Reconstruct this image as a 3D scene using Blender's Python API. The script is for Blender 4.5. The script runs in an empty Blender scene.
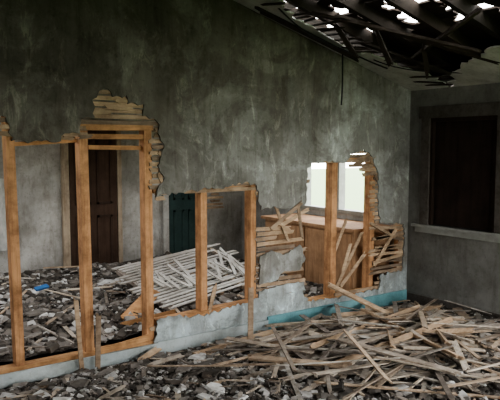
import bpy, bmesh, math, random
from mathutils import Vector, Matrix, noise
R=random.Random(7)
S=bpy.context.scene
COL=S.collection
try: S.view_settings.look='AgX - Medium High Contrast'
except Exception as e: print(e)

# ---------------------------------------------------------------- materials
def mat(name):
    m=bpy.data.materials.new(name); m.use_nodes=True
    nt=m.node_tree; nt.nodes.clear()
    o=nt.nodes.new('ShaderNodeOutputMaterial'); b=nt.nodes.new('ShaderNodeBsdfPrincipled')
    nt.links.new(b.outputs[0],o.inputs[0]); b.inputs['Roughness'].default_value=.85
    b.inputs['Specular IOR Level'].default_value=.25
    return m,nt,b
def N(nt,t,**k):
    n=nt.nodes.new(t)
    for a,v in k.items(): setattr(n,a,v)
    return n
def ramp(nt,fac,stops):
    r=N(nt,'ShaderNodeValToRGB'); e=r.color_ramp.elements
    while len(e)<len(stops): e.new(.5)
    for i,(p,c) in enumerate(stops):
        e[i].position=p; e[i].color=(*c,1) if len(c)==3 else c
    nt.links.new(fac,r.inputs[0]); return r.outputs[0]
def tex(nt,scale,detail=5,vec=(1,1,1),rough=.6,dist=0):
    g=N(nt,'ShaderNodeNewGeometry'); mp=N(nt,'ShaderNodeMapping'); mp.inputs['Scale'].default_value=vec
    nt.links.new(g.outputs['Position'],mp.inputs[0])
    n=N(nt,'ShaderNodeTexNoise'); n.inputs['Scale'].default_value=scale; n.inputs['Detail'].default_value=detail
    n.inputs['Roughness'].default_value=rough; n.inputs['Distortion'].default_value=dist
    nt.links.new(mp.outputs[0],n.inputs[0]); return n.outputs[0]
def mix(nt,a,b,fac,mode='MIX'):
    m=N(nt,'ShaderNodeMix',data_type='RGBA',blend_type=mode)
    for v,s in ((fac,0),(a,6),(b,7)):
        if hasattr(v,'links') : nt.links.new(v,m.inputs[s])
        elif s==0: m.inputs[0].default_value=v
        else: m.inputs[s].default_value=(*v,1)
    return m.outputs[2]
def madd(nt,a,k,c):
    n=N(nt,'ShaderNodeMath',operation='MULTIPLY_ADD'); nt.links.new(a,n.inputs[0]); n.inputs[1].default_value=k
    if hasattr(c,'links'): nt.links.new(c,n.inputs[2])
    else: n.inputs[2].default_value=c
    return n.outputs[0]
def bump(nt,b,h,st=.3,d=.01):
    n=N(nt,'ShaderNodeBump'); n.inputs['Strength'].default_value=st; n.inputs['Distance'].default_value=d
    nt.links.new(h,n.inputs['Height']); nt.links.new(n.outputs[0],b.inputs['Normal'])

def plaster(name,dark,mid,light,blue=None,streak=True,stain=.5):
    m,nt,b=mat(name)
    c=ramp(nt,tex(nt,.9,6,dist=.6),[(.32,dark),(.5,mid),(.68,light)])
    if blue:
        g=N(nt,'ShaderNodeNewGeometry'); sx=N(nt,'ShaderNodeSeparateXYZ'); nt.links.new(g.outputs['Position'],sx.inputs[0])
        f=ramp(nt,madd(nt,tex(nt,4,5),.9,sx.outputs[2]),[(.0,(1,1,1)),(.72,(1,1,1)),(.98,(0,0,0))])
        c=mix(nt,c,blue,f)
        f2=ramp(nt,tex(nt,1.5,9,rough=.72,dist=.5),[(.50,(0,0,0)),(.56,(1,1,1))])
        c=mix(nt,c,mix(nt,c,(1.38,1.43,1.46),1,'MULTIPLY'),f2)
        f3=ramp(nt,tex(nt,3.0,10,vec=(2.2,2.2,.8),rough=.8,dist=.8),[(.55,(0,0,0)),(.60,(1,1,1))])
        c=mix(nt,c,mix(nt,c,(1.5,1.52,1.5),1,'MULTIPLY'),f3)
        h_=madd(nt,tex(nt,1.3,8,vec=(3,3,.5),rough=.7,dist=.3),2.2,madd(nt,sx.outputs[0],-.32,sx.outputs[2]))  # soot streaks plus light falloff painted in: darker upwards and to the left
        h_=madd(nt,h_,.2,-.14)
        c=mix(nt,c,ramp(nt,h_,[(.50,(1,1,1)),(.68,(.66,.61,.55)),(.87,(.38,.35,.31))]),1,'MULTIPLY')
    blot=ramp(nt,tex(nt,3.2,8,rough=.75),[(.38,(.60,.58,.54)),(.6,(1,1,1))])
    c=mix(nt,c,blot,.75,'MULTIPLY')
    if streak:
        s=ramp(nt,tex(nt,2.2,7,vec=(5,5,.8),rough=.75,dist=.5),[(.33,(.5,.46,.40)),(.50,(1,1,1)),(.9,(1.1,1.1,1.08))])
        c=mix(nt,c,s,stain,'MULTIPLY')
    sp=ramp(nt,tex(nt,28,3),[(.3,(.6,.57,.52)),(.42,(1,1,1))])
    c=mix(nt,c,sp,.5,'MULTIPLY')
    nt.links.new(c,b.inputs['Base Color'])
    bump(nt,b,tex(nt,9,8,rough=.7),.35,.015)
    return m
def wood(name,cols,grainvec=(1,1,1),island=True,sc=30,dirt=.6):
    m,nt,b=mat(name)
    g=N(nt,'ShaderNodeNewGeometry')
    c=ramp(nt,g.outputs['Random Per Island'],[(i/max(1,len(cols)-1),k) for i,k in enumerate(cols)])
    gr=ramp(nt,tex(nt,sc,5,vec=grainvec,rough=.7),[(.3,(.5,.42,.36)),(.55,(1,1,1)),(.8,(1.15,1.12,1.05))])
    c=mix(nt,c,gr,.7,'MULTIPLY')
    d=ramp(nt,tex(nt,4,6,rough=.7),[(.35,(.42,.38,.35)),(.58,(1,1,1))])
    c=mix(nt,c,d,dirt,'MULTIPLY')
    nt.links.new(c,b.inputs['Base Color']); bump(nt,b,tex(nt,sc,5,vec=grainvec),.3,.004)
    return m
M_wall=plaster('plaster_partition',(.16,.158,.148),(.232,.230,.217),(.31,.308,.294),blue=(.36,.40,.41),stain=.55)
M_right=plaster('plaster_right',(.13,.13,.122),(.19,.19,.178),(.25,.25,.235),stain=.4)
M_ceil=plaster('plaster_ceiling',(.36,.36,.34),(.48,.48,.46),(.56,.56,.54),streak=False)
M_back=plaster('plaster_back_room',(.27,.265,.25),(.38,.375,.36),(.52,.515,.5),stain=.6)
M_white=plaster('plaster_white',(.30,.28,.255),(.44,.42,.395),(.6,.59,.56),streak=False)
M_base=plaster('paint_baseboard',(.36,.41,.42),(.48,.54,.55),(.56,.6,.6),streak=False)
M_teal=plaster('paint_teal',(.14,.32,.36),(.22,.46,.51),(.34,.55,.59),streak=False)
M_stud=wood('stud_pine',[(.46,.24,.12),(.60,.34,.18),(.52,.29,.145)],(1,1,.06),sc=40,dirt=.9)
M_plate=wood('plate_pine',[(.50,.28,.14),(.56,.33,.165)],(.06,1,1),sc=40,dirt=.85)
M_lath=wood('lath_wood',[(.30,.22,.15),(.60,.45,.31),(.24,.185,.14),(.50,.37,.25)],(.1,1,1),sc=40,dirt=.85)
M_deb=wood('debris_wood',[(.10,.085,.075),(.54,.47,.39),(.28,.25,.215),(.68,.59,.48),(.40,.36,.32),(.15,.125,.105),(.58,.45,.33),(.22,.195,.17),(.56,.53,.48)],(1,1,1),sc=22,dirt=.75)
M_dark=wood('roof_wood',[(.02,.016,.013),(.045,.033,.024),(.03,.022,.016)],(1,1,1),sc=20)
M_cab=wood('cabinet_plywood',[(.34,.21,.12),(.40,.25,.15)],(1,1,.12),sc=14,dirt=.5)
M_redb=wood('window_board_wood',[(.028,.018,.014),(.034,.021,.016),(.03,.019,.014)],(1,1,.1),sc=20)
M_trim=wood('trim_wood_dark',[(.09,.085,.075),(.11,.10,.09)],(1,1,1),sc=20)
M_gdoor=plaster('paint_dark_green',(.016,.032,.032),(.026,.05,.048),(.04,.07,.066),streak=False)
M_bdoor=wood('door_brown',[(.05,.032,.024),(.07,.043,.03)],(1,1,.1),sc=20)
M_gtrim=wood('trim_grey_tan',[(.30,.24,.18),(.36,.3,.23)],(1,1,.1),sc=20)
def flat(name,c,r=.6):
    m,nt,b=mat(name); nz=ramp(nt,tex(nt,12,4),[(.3,tuple(x*.7 for x in c)),(.7,c)]); nt.links.new(nz,b.inputs['Base Color']); b.inputs['Roughness'].default_value=r; return m
M_wframe=flat('window_paint',(.33,.34,.32)); M_blue=flat('blue_plastic',(.05,.15,.36)); M_wire=flat('wire_black',(.02,.02,.02))
M_cloth=flat('cloth_grey',(.5,.5,.48)); M_grass=flat('grass',(.12,.2,.06))
m,nt,b=mat('rubble'); g=N(nt,'ShaderNodeNewGeometry')
c=ramp(nt,g.outputs['Random Per Island'],[(0,(.04,.035,.03)),(.3,(.13,.115,.10)),(.55,(.26,.24,.22)),(.70,(.10,.082,.067)),(.82,(.46,.45,.435)),(1,(.64,.64,.62))])
c=mix(nt,c,ramp(nt,tex(nt,18,5),[(.35,(.5,.47,.44)),(.6,(1,1,1))]),.7,'MULTIPLY')
nt.links.new(c,b.inputs['Base Color']); M_rub=m
m,nt,b=mat('floor_dirt')
c=ramp(nt,tex(nt,7,9,rough=.8),[(.3,(.02,.017,.014)),(.48,(.07,.06,.052)),(.6,(.15,.135,.12)),(.72,(.34,.32,.30))])
nt.links.new(c,b.inputs['Base Color']); bump(nt,b,tex(nt,22,8,rough=.8),.8,.03); M_floor=m

# ---------------------------------------------------------------- mesh helpers
def finish(bm,name,m,parent=None):
    bmesh.ops.recalc_face_normals(bm,faces=bm.faces)
    me=bpy.data.meshes.new(name); bm.to_mesh(me); bm.free(); me.materials.append(m)
    o=bpy.data.objects.new(name,me); COL.objects.link(o)
    if parent: o.parent=parent
    return o
def empty(name):
    o=bpy.data.objects.new(name,None); COL.objects.link(o); return o
def box(bm,x0,x1,y0,y1,z0,z1,Mx=None):
    vs=[Vector((x,y,z)) for x in (x0,x1) for y in (y0,y1) for z in (z0,z1)]
    if Mx: vs=[Mx@v for v in vs]
    v=[bm.verts.new(p) for p in vs]
    for f in ((0,1,3,2),(4,6,7,5),(0,4,5,1),(2,3,7,6),(0,2,6,4),(1,5,7,3)): bm.faces.new([v[i] for i in f])
def board(bm,p0,p1,w,th,nrm=(0,-1,0),jag=.0,rnd=R,seg=3):
    p0=Vector(p0);p1=Vector(p1);d=(p1-p0).normalized();n=Vector(nrm)
    n=(n-d*n.dot(d)); n=n.normalized() if n.length>1e-4 else d.orthogonal().normalized()
    s=d.cross(n)
    T=[]
    for e,p in ((-1,p0),(1,p1)):
        row=[]
        for j in range(seg+1):
            o=(j/seg-.5)*w; l=rnd.uniform(-jag,jag*.4)*e if jag else 0
            row.append((bm.verts.new(p+s*o+d*l+n*th/2),bm.verts.new(p+s*o+d*l*.9-n*th/2)))
        T.append(row)
    a,b_=T
    for j in range(seg):
        bm.faces.new((a[j][0],a[j+1][0],b_[j+1][0],b_[j][0])); bm.faces.new((a[j][1],b_[j][1],b_[j+1][1],a[j+1][1]))
        bm.faces.new((a[j][0],a[j][1],a[j+1][1],a[j+1][0])); bm.faces.new((b_[j][0],b_[j+1][0],b_[j+1][1],b_[j][1]))
    bm.faces.new((a[0][0],b_[0][0],b_[0][1],a[0][1])); bm.faces.new((a[seg][0],a[seg][1],b_[seg][1],b_[seg][0]))
def jagged(pts,step=.035,amp=.012,rnd=R):
    out=[]
    for (a,b_) in zip(pts[:-1],pts[1:]):
        a=Vector(a);b2=Vector(b_);L=(b2-a).length;n=max(1,int(L/step)); d=(b2-a)/max(L,1e-6); q=Vector((-d.y,d.x))
        for i in range(n):
            t=(i+(rnd.uniform(-.3,.3) if i else 0))/n
            out.append(a+(b2-a)*t+q*(rnd.uniform(-amp,amp) if i else 0))
    out.append(Vector(pts[-1])); return out
def sheet(name,poly,th,Mx,m,parent=None,holes=()):
    cu=bpy.data.curves.new(name,'CURVE'); cu.dimensions='2D'; cu.fill_mode='BOTH'; cu.extrude=th/2
    for P in [poly,*holes]:
        sp=cu.splines.new('POLY'); sp.points.add(len(P)-1)
        for i,p in enumerate(P): sp.points[i].co=(p[0],p[1],0,1)
        sp.use_cyclic_u=True
    t=bpy.data.objects.new('tmp',cu); COL.objects.link(t)
    dg=bpy.context.evaluated_depsgraph_get(); me=bpy.data.meshes.new_from_object(t.evaluated_get(dg))
    bpy.data.objects.remove(t); me.name=name; me.transform(Mx); me.materials.clear(); me.materials.append(m)
    o=bpy.data.objects.new(name,me); COL.objects.link(o)
    if parent:o.parent=parent
    return o
XZ=Matrix(((1,0,0,0),(0,0,-1,0),(0,1,0,0),(0,0,0,1)))

# ---------------------------------------------------------------- partition wall
hole=[(-4.75,0),(-4.75,1.95),(-4.34,1.97),(-4.31,1.80),(-3.95,1.80),(-3.92,1.86),(-3.80,1.86),(-3.79,1.966),(-3.676,1.985),(-3.70,2.12),(-3.66,2.14),(-3.64,2.19),(-3.567,2.21),
(-3.53,2.15),(-3.411,2.17),(-3.40,2.10),(-3.259,2.105),(-3.27,2.01),(-3.14,1.966),(-3.12,1.85),(-3.08,1.78),(-3.14,1.6),(-3.08,1.5),(-3.14,1.42),(-3.167,1.34),
(-2.95,1.37),(-2.73,1.383),(-2.356,1.41),(-2.25,1.44),(-2.12,1.40),(-2.10,1.28),(-2.07,1.17),(-1.9,1.19),(-1.72,1.17),(-1.525,1.2),(-1.5,1.36),(-1.51,1.53),(-1.447,1.60),(-1.2,1.61),(-.98,1.60),
(-.92,1.69),(-.8,1.70),(-.72,1.735),(-.6,1.66),(-.556,1.57),(-.49,1.45),(-.49,1.2),(-.45,.93),(-.3,.93),(-.07,.9),(-.05,.7),(-.07,.36),(-.43,.36),(-.46,.2),(-.965,.19),(-1.175,.19),(-1.49,.21),
(-1.55,.335),(-2.05,.345),(-2.245,.303),(-2.73,.265),(-3.0,.30),(-3.17,.285),(-3.19,.0)]
outer=[Vector(p) for p in ((0,0),(0,2.4),(-3.75,3.45),(-7.5,2.4),(-7.5,0))]
hj=jagged(hole,.028,.017)
W=empty('wall_partition')
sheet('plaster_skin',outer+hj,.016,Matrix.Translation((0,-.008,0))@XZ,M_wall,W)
lh=[(-4.75,0),(-4.75,1.84),(-4.3,1.84),(-4.1,1.82),(-3.80,1.81),(-3.79,1.95),(-3.17,1.95),(-3.14,1.3),(-3.1,1.38),(-2.1,1.36),(-2.06,1.2),(-1.56,1.2),(-1.52,1.6),(-.9,1.6),(-.85,1.55),(-.56,1.5),(-.53,.92),(-.09,.9),(-.08,.37),(-.45,.36),(-.5,.25),(-1.5,.2),(-1.55,.3),(-3.15,.25),(-3.15,0)]
def inside(x,z,P):
    c=False
    for i in range(len(P)):
        x1,z1=P[i];x2,z2=P[i-1]
        if (z1>z)!=(z2>z) and x<(x2-x1)*(z-z1)/(z2-z1)+x1: c=not c
    return c
bm=bmesh.new(); rz=.03
while rz<3.3:
    top=rz+.03
    x1=-.02 if top<2.4 else -(top-2.4)/.28-.05
    x0=-7.5+(0.02 if top<2.4 else (top-2.4)/.28+.05)
    xs=[x0+i*.02 for i in range(int((x1-x0)/.02)+1)]
    run=None
    for x in xs+[None]:
        solid = x is not None and not inside(x,rz,lh)
        if solid and run is None: run=x
        if not solid and run is not None:
            e=(x if x is not None else x1)
            a=run-(R.uniform(0,.09) if run>x0+.01 else 0); c=e+(R.uniform(-.02,.09) if x is not None else 0)
            if c-a>.03: board(bm,(a,.0075,rz),(c,.0075,rz+R.uniform(-.003,.003)),.034,.009,jag=.014)
            run=None
    rz+=.048
for i in range(13):
    z=.40+i*.049
    a=-2.13+R.uniform(-.0,.03); c=-1.50+R.uniform(-.14,.04)
    if i>9: c=-1.62+R.uniform(-.25,.05)
    board(bm,(a,.005,z),(c,.004+R.uniform(-.004,.01),z+R.uniform(-.02,.015)),.035,.009,jag=.03)
for i,(a,dz) in enumerate([(-.60,0),(-.58,.0),(-.35,.03),(-.55,-.03),(-.60,.02),(-.50,.04),(-.62,-.04),(-.3,.05),(-.57,.0),(-.52,-.05),(-.6,.03),(-.25,0)]):
    z=.385+i*.047
    board(bm,(a,.006,z+dz),(-.03,.006,z),.033,.009,jag=.04)
# splintered laths sticking out over the hole edges
for x,z,L,an in [(-3.82,1.83,.12,.1),(-3.95,1.83,.1,-.1),(-3.16,1.9,.16,-.5),(-3.13,1.72,.13,-.8),(-3.14,1.55,.14,-1.1),(-3.72,2.02,.2,.05),(-3.6,2.07,.26,-.04),(-3.5,2.12,.2,.06),(-2.45,1.42,.25,.12),(-2.3,1.45,.18,-.2),(-4.42,1.9,.2,.03),(-4.45,1.86,.16,-.1),(-.62,1.62,.16,-.5),(-.55,1.48,.12,-1.0)]:
    d=Vector((math.cos(an),0,math.sin(an)))*L; p=Vector((x,-.004,z)); board(bm,p,p+d,.03,.009,(0,-1,.1),jag=.03)
finish(bm,'lath_backing',M_lath,W)
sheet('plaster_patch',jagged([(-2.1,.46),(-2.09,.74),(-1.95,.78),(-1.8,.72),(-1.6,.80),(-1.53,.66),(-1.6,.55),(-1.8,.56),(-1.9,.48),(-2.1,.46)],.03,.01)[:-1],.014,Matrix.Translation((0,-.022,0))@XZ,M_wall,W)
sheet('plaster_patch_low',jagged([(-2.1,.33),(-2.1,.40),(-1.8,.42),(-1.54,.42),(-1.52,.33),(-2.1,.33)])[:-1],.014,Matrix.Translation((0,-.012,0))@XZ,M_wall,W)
# framing
F=empty('wall_framing')
def stud(x,z0,z1,lean=0,w=.055,nm='stud'):
    bm=bmesh.new(); board(bm,(x,.064,z0),(x+lean,.064,z1),w,.10,(0,-1,0),jag=.004); finish(bm,nm,M_stud,F)
stud(-4.285,.06,2.0,-.03,.062); stud(-3.745,.06,1.97,-.02,.068); stud(-3.215,.06,1.96,0,.066)
stud(-2.68,.06,1.42,0,.062); stud(-2.14,.06,1.46,0,.062); stud(-1.125,.06,1.66,.02,.075); stud(-.56,.06,1.62,.02,.065)
for x in (-4.8,-5.3,-5.8,-6.3,-6.8,-.05): stud(x,.06,2.3)
for x in (-1.62,-2.68,-2.14): stud(x,2.0 if x!=-1.62 else 1.22,2.6)
bm=bmesh.new()
board(bm,(-7.4,.064,.03),(-3.2,.064,.03),.06,.10,jag=0); board(bm,(-3.2,.064,.03),(-.05,.064,.03),.06,.10)
board(bm,(-7.4,.05,.10),(-3.2,.05,.10),.05,.10,jag=0)
board(bm,(-3.8,.06,1.915),(-3.17,.06,1.92),.055,.11); board(bm,(-3.72,.07,1.84),(-3.24,.07,1.84),.04,.09); board(bm,(-3.7,.08,1.755),(-3.25,.08,1.75),.035,.03)
board(bm,(-4.3,.07,1.775),(-3.78,.07,1.81),.03,.02,jag=.03)
board(bm,(-3.17,.06,1.395),(-2.14,.06,1.425),.05,.09); board(bm,(-3.16,.05,.262),(-2.14,.05,.29),.05,.10); board(bm,(-2.1,.06,.31),(-1.55,.06,.32),.05,.1);board(bm,(-1.5,.06,.19),(-.45,.06,.19),.05,.1)
board(bm,(-1.5,.06,1.635),(-.55,.06,1.64),.05,.09)
board(bm,(-3.68,.0,.12),(-3.22,.0,.16),.05,.02,jag=.02)
finish(bm,'plates_and_headers',M_plate,F)
bm=bmesh.new()
for p,q in [((-1.95,-.01,.98),(-1.58,-.03,1.22)),((-1.9,.0,1.22),(-1.75,-.02,.85)),((-1.62,-.01,1.2),(-1.55,0,.85)),((-1.85,-.02,1.0),(-1.45,.01,1.15)),
            ((-1.08,.03,.25),(-.72,.0,.85)),((-1.02,.02,.28),(-.62,.03,.62)),((-1.1,.05,.6),(-.9,.05,1.0)),((-1.0,.0,.45),(-.85,.03,.75)),
            ((-2.65,.0,.25),(-2.55,.03,.52)),((-.55,-.01,.45),(-.2,-.02,.85)),((-.62,-.02,.95),(-.2,-.01,.75)),((-.55,-.015,.5),(-.1,-.015,.55)),
            ((-.86,.0,1.57),(-.55,-.01,1.66)),((-.8,-.01,1.52),(-.56,0,1.56)),((-.75,0,1.46),(-.53,-.01,1.49)),((-.8,.0,1.62),(-.6,.0,1.70))]:
    board(bm,p,q,.036,.01,(R.uniform(-.3,.3),-1,.2),jag=.04)
finish(bm,'broken_laths',M_lath,F)

# baseboards
bm=bmesh.new(); board(bm,(-7.45,-.028,.05),(-3.17,-.028,.05),.10,.02); board(bm,(-3.17,-.028,.055),(-2.0,-.028,.055),.11,.02); finish(bm,'baseboard_partition',M_base)
bm=bmesh.new(); board(bm,(-2.0,-.028,.07),(-.02,-.028,.07),.14,.02); finish(bm,'baseboard_partition_painted',M_teal)
bm=bmesh.new(); box(bm,-.022,-.002,-6.4,-.05,0,.11); finish(bm,'baseboard_right',M_trim)

# ---------------------------------------------------------------- outer walls
def wall_x(bm,x0,x1,y0,y1,z0,z1,ops):
    ys=y0
    for (a,b_,c,d) in sorted(ops):
        box(bm,x0,x1,ys,a,z0,z1); box(bm,x0,x1,a,b_,z0,c); box(bm,x0,x1,a,b_,d,z1); ys=b_
    box(bm,x0,x1,ys,y1,z0,z1)
bm=bmesh.new(); wall_x(bm,0,.12,-6.5,.06,0,2.52,[(-1.12,-.29,.91,2.08),(-4.6,-2.0,.91,2.1)]); finish(bm,'wall_right',M_right)  # second, wider opening is out of view, added to rake light over the heap
bm=bmesh.new(); wall_x(bm,0,.12,.06,3.42,0,2.52,[(.45,1.8,.95,1.95)]); finish(bm,'wall_right_back_room',M_back)
bm=bmesh.new(); wall_x(bm,-7.62,-7.5,-6.5,3.42,0,2.4,[(1,2.2,.9,2.0)]); finish(bm,'wall_left',M_right)
outf=[(-7.5,0),(-7.5,2.4),(-3.75,3.45),(0,2.4),(0,0)]
sheet('wall_front',[Vector(p) for p in outf],.12,Matrix.Translation((0,-6.56,0))@XZ,M_right,None,([Vector(p) for p in ((-3.6,.3),(-3.6,2.35),(-.3,2.35),(-.3,.3))],))  # unseen opening, set to the right so the partition's right side gets more light
bm=bmesh.new(); box(bm,-7.5,0,3.3,3.42,0,2.4); finish(bm,'wall_back',M_back)
c_h1=jagged([(-5.0,1.0),(-4.1,.9),(-3.9,1.4),(-4.0,1.9),(-4.8,2.0),(-5.0,1.0)],.08,.04)[:-1]  # unseen hole added to let skylight into the back room
c_h2=jagged([(-2.4,.8),(-1.8,.7),(-1.5,1.2),(-1.9,1.6),(-2.3,1.5),(-2.4,.8)],.08,.04)[:-1]  # another added hole, brightens the collapsed lath panel from above
sheet('ceiling_back_room',[Vector(p) for p in ((-7.5,.14),(0,.14),(0,3.3),(-7.5,3.3))],.03,Matrix.Translation((0,0,2.42)),M_ceil,None,(c_h1,c_h2))

# boarded window
w=empty('window_1')
bm=bmesh.new(); box(bm,.07,.09,-1.14,-.27,.9,2.09); box(bm,.06,.07,-1.0,-.62,.95,1.95)
finish(bm,'boarding',M_redb,w)
bm=bmesh.new()
box(bm,-.02,.0,-.30,-.19,.9,2.2); box(bm,-.02,0,-1.23,-1.11,.9,2.2); box(bm,-.025,0,-1.27,-.16,2.07,2.2)
finish(bm,'casing',M_trim,w)
bm=bmesh.new(); box(bm,-.05,.06,-4.8,-.10,.88,.91); box(bm,-.02,0,-4.8,-.13,.82,.88)
finish(bm,'sill',M_wframe,w)
bm=bmesh.new(); box(bm,.0,.05,-1.12,-1.08,.91,2.08); box(bm,.0,.05,-.33,-.29,.91,2.08); box(bm,.0,.05,-1.08,-.33,2.03,2.08)
finish(bm,'sash',M_redb,w)
w=empty('window_2')
bm=bmesh.new()
for a in ((.43,.49),(1.1,1.14),(1.76,1.82)): box(bm,-.01,.1,a[0],a[1],.93,1.97)
box(bm,-.03,.1,.4,1.85,.92,.97); box(bm,-.01,.1,.43,1.82,1.93,1.98)
finish(bm,'frame',M_wframe,w)

# cabinet
cb=empty('kitchen_cabinet')
bm=bmesh.new(); box(bm,-.62,-.03,.22,1.85,.08,.82); box(bm,-.57,-.03,.24,1.83,0,.08); finish(bm,'carcass',M_cab,cb)
bm=bmesh.new(); box(bm,-.66,-.025,.18,1.9,.82,.855); finish(bm,'worktop',M_cab,cb)
bm=bmesh.new()
for i in range(2): box(bm,-.64,-.62,.26+i*.79,.26+i*.79+.75,.12,.79)
finish(bm,'doors',M_cab,cb)

def paneldoor(name,x0,x1,m,mt):
    d=empty(name)
    bm=bmesh.new(); box(bm,x0,x1,3.25,3.285,.02,2.0); finish(bm,'leaf',m,d)
    bm=bmesh.new(); wd=x1-x0
    for z0,z1 in ((.15,.85),(1.0,1.85)):
        for k in range(2):
            a=x0+.07+k*(wd/2-.03); b_=a+wd/2-.11
            box(bm,a,b_,3.235,3.25,z0,z0+.03);box(bm,a,b_,3.235,3.25,z1-.03,z1);box(bm,a,a+.03,3.235,3.25,z0,z1);box(bm,b_-.03,b_,3.235,3.25,z0,z1)
    finish(bm,'panel_moulding',m,d)
    bm=bmesh.new(); box(bm,x0-.1,x0-.01,3.24,3.298,0,2.1); box(bm,x1+.01,x1+.07,3.24,3.298,0,2.1); box(bm,x0-.1,x1+.07,3.24,3.298,2.02,2.12); finish(bm,'casing',mt,d)
paneldoor('door_1',-2.75,-2.1,M_bdoor,M_gtrim); paneldoor('door_2',-1.30,-.75,M_gdoor,M_back)
bm=bmesh.new()
for i in range(9): board(bm,(-.62+R.uniform(-.05,.05),3.28,.85+i*.05),(-.38+R.uniform(-.05,.05),3.28,.85+i*.05),.033,.012,jag=.02)
finish(bm,'exposed_lath_patch',M_lath)
bm=bmesh.new(); rows=[]
for i in range(12):
    r_=[]
    for j in range(14):
        x=-3.85+j*.025; r_.append(bm.verts.new((x+.02*math.sin(i),3.2+.03*math.sin(j*1.1+i*.2),.5+i*.08)))
    rows.append(r_)
for i in range(11):
    for j in range(13): bm.faces.new((rows[i][j],rows[i][j+1],rows[i+1][j+1],rows[i+1][j]))
finish(bm,'hanging_cloth',M_cloth)

# ---------------------------------------------------------------- roof & ceiling
def slope(x,off): return 2.4+off+.28*(-x if x>-3.75 else x+7.5)
RR=random.Random(21)
bm=bmesh.new()
y=-6.4
while y<.0:
    for xa,xb in ((.1,-3.75),(-7.6,-3.75)):
        board(bm,(xa,y,slope(0,.08)),(xb,y,slope(-3.75,.08)),.05,.12,(0,0,1))
    y+=.40
board(bm,(-3.75,-6.5,3.53),(-3.75,0,3.53),.04,.18,(0,0,1))
for p,q in [((-1.9,-.3,2.98),(-.9,-1.5,2.55)),((-.4,-1.4,2.5),(-1.7,-.6,2.9)),((-2.2,-.12,2.98),(-1.0,-.2,2.62)),((-.6,-.5,2.62),(-1.5,-1.9,2.75)),((-1.2,-.4,2.75),(-.5,-.9,2.45)),
   ((-1.3,-.7,2.8),(-1.15,-.75,2.5)),((-.9,-.9,2.7),(-.75,-.85,2.42)),((-1.6,-.5,2.85),(-1.3,-.45,2.6))]:
    board(bm,p,q,.045,.025,(0,.3,1),jag=.08,rnd=RR)
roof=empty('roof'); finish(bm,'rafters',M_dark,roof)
bm=bmesh.new()
k=0;xx=.13
while xx>-3.75:
    x2=xx-.096
    segs=[(-6.6,.1)]
    if 11<=k<=20:
        segs=[];yy=.1
        while yy>-6.6:
            L=RR.uniform(.08,.5) if yy>-2.4 else RR.uniform(.8,2); gpp=RR.uniform(.03,.19) if yy>-2.4 and RR.random()<.75 else .0
            segs.append((yy-L,yy)); yy-=L+gpp
    for a,b_ in segs:
        t_=RR.uniform(-.012,.012) if len(segs)>1 else 0
        board(bm,((xx+x2)/2+t_,a,slope((xx+x2)/2,.152)),((xx+x2)/2-t_,b_,slope((xx+x2)/2,.152)),.104,.018,(.27,0,1),jag=.06 if len(segs)>1 else 0,rnd=RR)
    xx-=.100;k+=1
board(bm,(-5.68,-6.6,slope(-5.68,.155)),(-5.68,.1,slope(-5.68,.155)),4.05,.02,(-.27,0,1))
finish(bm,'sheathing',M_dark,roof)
CM=Matrix(((1,0,0,0),(0,1,0,0),(-.28,0,1,2.39),(0,0,0,1)))
c_out=jagged([(0,-.52),(-.08,-.50),(-.25,-.58),(-.45,-.52),(-.6,-.40),(-.9,-.36),(-1.25,-.22),(-1.6,-.26),(-2.0,-.3),(-2.6,-.7),(-3.3,-1.0),(-3.7,-1.2)],.05,.045,RR)
ceil=[(0,0)]+[ (p.x,p.y) for p in c_out]+[(-3.74,0)]
C=empty('ceiling')
sheet('ceiling_strip',[Vector(p) for p in ceil],.015,CM,M_ceil,C)
c2=jagged([(0,-.54),(-.15,-.66),(-.35,-.85),(-.5,-1.1),(-.7,-1.4),(-.85,-1.8),(-.9,-2.4),(-1.3,-3.2)],.05,.045,RR)
sheet('ceiling_corner',c2+[Vector((-1.3,-6.4)),Vector((0,-6.4))],.015,CM,M_ceil,C)
bm=bmesh.new()
for i in range(30):
    x=-.1-i*.08+RR.uniform(-.03,.03); a=-.36-RR.uniform(0,.3)
    if x>-.6:a-=.18
    board(bm,(x,0-.02,slope(x,.012)),(x+RR.uniform(-.06,.06),a,slope(x,.012)-RR.uniform(0,.08)),.033,.008,(.27,0,1),jag=.04,rnd=RR)
finish(bm,'ceiling_laths',M_dark,C)
def wire(name,pts,r=.004):
    cu=bpy.data.curves.new(name,'CURVE'); cu.dimensions='3D'; cu.bevel_depth=r; sp=cu.splines.new('NURBS'); sp.points.add(len(pts)-1); sp.use_endpoint_u=True
    for i,p in enumerate(pts): sp.points[i].co=(*p,1)
    cu.materials.append(M_wire); o=bpy.data.objects.new(name,cu); COL.objects.link(o)
wire('hanging_wire',[(-1.15,-.12,2.72),(-1.13,-.1,2.5),(-1.1,-.08,2.4),(-1.12,-.08,2.18)],.008)
wire('hanging_wire.001',[(-2.1,-.3,2.97),(-1.7,-.2,2.78),(-1.3,-.2,2.74),(-.9,-.25,2.6),(-.7,-.3,2.55)],.008)
wire('hanging_wire.002',[(-.9,-.3,2.62),(-.7,-.6,2.45),(-.4,-.8,2.5),(-.2,-1.0,2.46)],.006)

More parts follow.
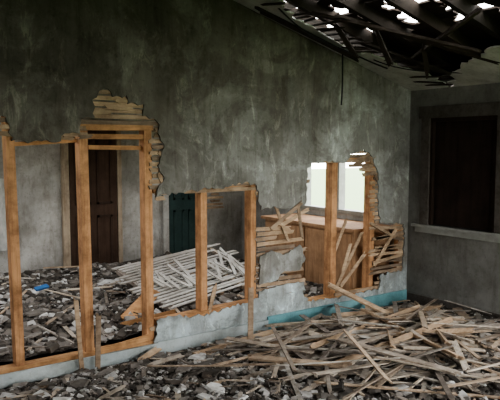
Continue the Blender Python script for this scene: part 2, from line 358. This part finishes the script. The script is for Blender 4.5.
# ---------------------------------------------------------------- floor / debris
bm=bmesh.new(); box(bm,-7.5,0,-6.5,3.3,-.06,0); finish(bm,'floor',M_floor)
bm=bmesh.new(); box(bm,-40,40,-40,40,-.3,-.25); finish(bm,'ground',M_grass)
D1=empty('debris_heap'); D2=empty('debris_heap.001')
def hgt(x,y):
    n=noise.noise(Vector((x*1.7,y*1.7,3)))*.5+.5; n2=noise.noise(Vector((x*6,y*6,9)))*.5+.5
    if y>0: return .03+.14*n+.06*n2+.08*min(1,max(0,y/2))
    m=math.exp(-(((x+1.3)/1.4)**2+((y+1.25)/.65)**2))
    edge=min(1,max(0,(-y-.10)/.40))
    return (.012+.06*n*.6+.03*n2+.06*m)*edge
def terrain(name,x0,x1,y0,y1,st,par):
    bm=bmesh.new(); nx=int((x1-x0)/st);ny=int((y1-y0)/st);g=[]
    for i in range(nx+1):
        g.append([bm.verts.new((x0+i*(x1-x0)/nx,y0+j*(y1-y0)/ny,max(.001,hgt(x0+i*(x1-x0)/nx,y0+j*(y1-y0)/ny)-.005+R.uniform(-.008,.012)))) for j in range(ny+1)])
    for i in range(nx):
        for j in range(ny): bm.faces.new((g[i][j],g[i+1][j],g[i+1][j+1],g[i][j+1]))
    finish(bm,name,M_floor,par)
terrain('dirt',-6.5,-.03,-4.8,-.045,.05,D1)
terrain('dirt_back',-7.3,-.70,.16,3.22,.06,D2)
def rubble(name,n,reg,smin,smax,par,pw=3,flat_=(.25,.7)):
    bm=bmesh.new()
    for i in range(n):
        x,y=reg(); s=smin+(smax-smin)*R.random()**pw
        fl=R.uniform(*flat_); z=hgt(x,y)+s*fl*.3+(.015 if pw<3 else 0)
        tl=.6 if pw>=3 else .25
        Mx=Matrix.Translation((x,y,z))@Matrix.Rotation(R.uniform(0,6.3),4,'Z')@Matrix.Rotation(R.uniform(-tl,tl),4,'X')@Matrix.Rotation(R.uniform(-tl,tl),4,'Y')
        k=R.choice((4,5,6)); top=[];bot=[]
        for j in range(k):
            a=6.283*j/k+R.uniform(-.3,.3); rr=s*R.uniform(.6,1.1)
            bot.append(bm.verts.new(Mx@Vector((rr*math.cos(a),rr*math.sin(a),-s*fl*.5)))); top.append(bm.verts.new(Mx@Vector((rr*.85*math.cos(a),rr*.85*math.sin(a),s*fl*.5*R.uniform(.9,1.1)))))
        bm.faces.new(top);bm.faces.new(bot[::-1])
        for j in range(k): bm.faces.new((bot[j],bot[(j+1)%k],top[(j+1)%k],top[j]))
    return finish(bm,name,M_rub,par)
def regF():
    while True:
        x=R.uniform(-5.2,-.08);y=-.10-2.9*R.random()**1.2
        if y> -.9-.75*(x+4.9): return x,y
def regL():  # nearer end of the wall: mostly crumbled plaster
    return R.uniform(-4.8,-2.4),-.10-1.5*R.random()
def regB(): return R.uniform(-5.2,-.85),.2+2.9*R.random()**1.2
rubble('plaster_rubble',9000,regF,.008,.05,D1)
rubble('plaster_rubble_near',4500,regL,.008,.045,D1)
rubble('plaster_slabs',650,regF,.03,.10,D1,1.5,(.1,.2))
rubble('plaster_rubble_back',7000,regB,.01,.07,D2)
rubble('plaster_slabs_back',160,regB,.04,.14,D2,1.5,(.08,.16))
def planks(name,n,reg,lmin,lmax,ang=None,zj=.12,par=None,wide=True):
    bm=bmesh.new()
    for i in range(n):
        x,y=reg(); L=R.uniform(lmin,lmax); a=ang() if ang else R.uniform(0,math.pi)
        d=Vector((math.cos(a),math.sin(a)))*L/2
        ys=(y-d.y,y+d.y)
        if par==D2:
            if min(ys)<.2: y+=.2-min(ys)+.01
            ys=(y-d.y,y+d.y)
            if max(ys)>3.2: y-=max(ys)-3.2+.01
        elif max(ys)>-.08: y-=max(ys)+.08
        xs=(x-d.x,x+d.x); lim=-.08 if par==D1 else -.75
        if max(xs)>lim: x-=max(xs)-lim
        j0=zj*R.random()**1.5
        z0=hgt(x-d.x,y-d.y)+.01+j0*R.random(); z1=hgt(x+d.x,y+d.y)+.01+j0*R.random()
        zm=hgt(x,y)+.008; lift=max(0,zm-(z0+z1)/2)
        wd=R.choice((.03,.035,.04,.04,.045,.05)) if (R.random()<.92 or not wide) else R.choice((.07,.09,.11))
        if not wide: wd*=.8
        board(bm,(x-d.x,y-d.y,z0+lift),(x+d.x,y+d.y,z1+lift),wd,.009 if wd<.06 else .018,(R.uniform(-.35,.35),R.uniform(-.35,.35),1),jag=.05)
    return finish(bm,name,M_deb,par)
def regP():
    while True:
        x=R.gauss(-1.45,.8);y=R.gauss(-1.1,.5)
        if -3.4<x<-.1 and -3.2<y<-.15 and (x>-2.6 or R.random()<.5): return x,y
planks('laths',290,regP,.3,1.35,lambda:R.choice((R.gauss(.5,.45),R.gauss(2.4,.6),R.uniform(0,3.14))),.18,D1)
planks('laths_back',60,regB,.2,.7,None,.06,D2,False)
planks('splinters',450,regF,.05,.25,None,.04,D1,False)
bm=bmesh.new()
for p,q,wd,th in [((-2.42,-.33,.03),(-2.22,-.058,.46),.05,.012),((-3.86,-.10,.03),(-3.88,-.058,.60),.035,.01),((-3.74,-.12,.03),(-3.70,-.058,.45),.04,.012),
   ((-1.3,-.10,.38),(-.9,-.75,.08),.06,.02),((-1.5,-.35,.14),(-.35,-.75,.13),.05,.02),((-3.0,-.35,.05),(-2.1,-.25,.07),.05,.02),
   ((-3.2,-.1,.08),(-3.42,-.16,.02),.05,.015),((-2.3,-1.0,.16),(-.6,-.7,.17),.045,.02),((-1.6,-1.9,.18),(-1.2,-.5,.19),.05,.02),((-1.0,-1.6,.22),(-2.4,-.5,.09),.045,.015),
   ((-.7,-.3,.08),(-1.9,-1.5,.21),.045,.012),((-2.4,-1.35,.13),(-.9,-1.3,.23),.05,.012),((-.3,-.4,.11),(-1.5,-1.7,.22),.045,.02)]:
    board(bm,p,q,wd,th,(0,-1,1.2),jag=.04)
finish(bm,'loose_boards',M_lath,D1)
bm=bmesh.new()
o0=Vector((-2.85,.55,.20)); ex=Vector((.93,.26,.045)).normalized(); ey=Vector((-.12,.85,.22)).normalized(); nn=ex.cross(ey)
for i in range(19):
    v=i*.056; a=R.uniform(-.1,.15); L=1.75+R.uniform(-.4,.15)
    board(bm,o0+ey*v+ex*a,o0+ey*v+ex*L+nn*R.uniform(-.02,.02),.034,.01,nn,jag=.05)
for i in range(26):
    q=o0+ex*R.uniform(.3,1.6)+ey*R.uniform(0,.35)+nn*.03; a=R.uniform(.9,2.1)
    board(bm,q,q+(ex*math.cos(a)+ey*math.sin(a))*R.uniform(.2,.5)+nn*.05,.036,.01,nn,jag=.04)
finish(bm,'collapsed_panel_laths',M_white,D2)
bm=bmesh.new()
for i in range(5): 
    q=o0+ex*(.15+i*.36)-nn*.03; board(bm,q-ey*.03,q+ey*.98,.05,.04,nn)
finish(bm,'collapsed_panel_battens',M_deb,D2)
bm=bmesh.new()
board(bm,(-3.2,.55,.16),(-2.7,.95,.30),.14,.03,(0,-.6,1)); board(bm,(-3.3,.4,.14),(-2.75,.42,.17),.12,.04,(0,-1,.5)); finish(bm,'fallen_joist',M_plate,D2)
bm=bmesh.new(); board(bm,(-3.72,1.55,.34),(-3.58,1.6,.35),.05,.02,(0,-.5,1)); finish(bm,'blue_plastic_scrap',M_blue,D2)

# ---------------------------------------------------------------- light
wd=bpy.data.worlds.new('sky'); S.world=wd; wd.use_nodes=True; nt=wd.node_tree
bg=nt.nodes['Background']; bg.inputs[1].default_value=12
tc=N(nt,'ShaderNodeTexCoord'); sx=N(nt,'ShaderNodeSeparateXYZ'); nt.links.new(tc.outputs['Generated'],sx.inputs[0])
nt.links.new(ramp(nt,sx.outputs[2],[(0,(.94,.95,.88)),(.15,(1,.985,.95)),(1,(.92,.96,1))]),bg.inputs[0])
def portal(name,loc,rot,a,b_):
    l=bpy.data.lights.new(name,'AREA'); l.shape='RECTANGLE'; l.size=a; l.size_y=b_; l.cycles.is_portal=True
    o=bpy.data.objects.new(name,l); o.location=loc; o.rotation_euler=rot; COL.objects.link(o)
h=math.pi/2
portal('portal_front',(-1.95,-6.56,1.33),(h,0,0),3.3,2.05)
portal('portal_right',(.06,-3.3,1.5),(0,h,0),1.2,2.6)
portal('portal_kitchen',(.11,1.12,1.45),(0,h,0),1.0,1.35)
portal('portal_left_back',(-7.56,1.6,1.45),(0,-h,0),1.1,1.2)
portal('portal_ceiling_back',(-4.45,1.45,2.45),(0,0,0),1.2,1.2)
portal('portal_ceiling_back_b',(-1.95,1.15,2.45),(0,0,0),1.0,1.0)

# ---------------------------------------------------------------- camera
cam=bpy.data.cameras.new('camera'); cam.lens=620/500*36; cam.sensor_width=36; cam.clip_end=200
co=bpy.data.objects.new('camera',cam); COL.objects.link(co); co.location=(-5.516,-4.664,1.75)
co.rotation_euler=(math.radians(90-4.8),0,math.radians(54.5-90)); S.camera=co
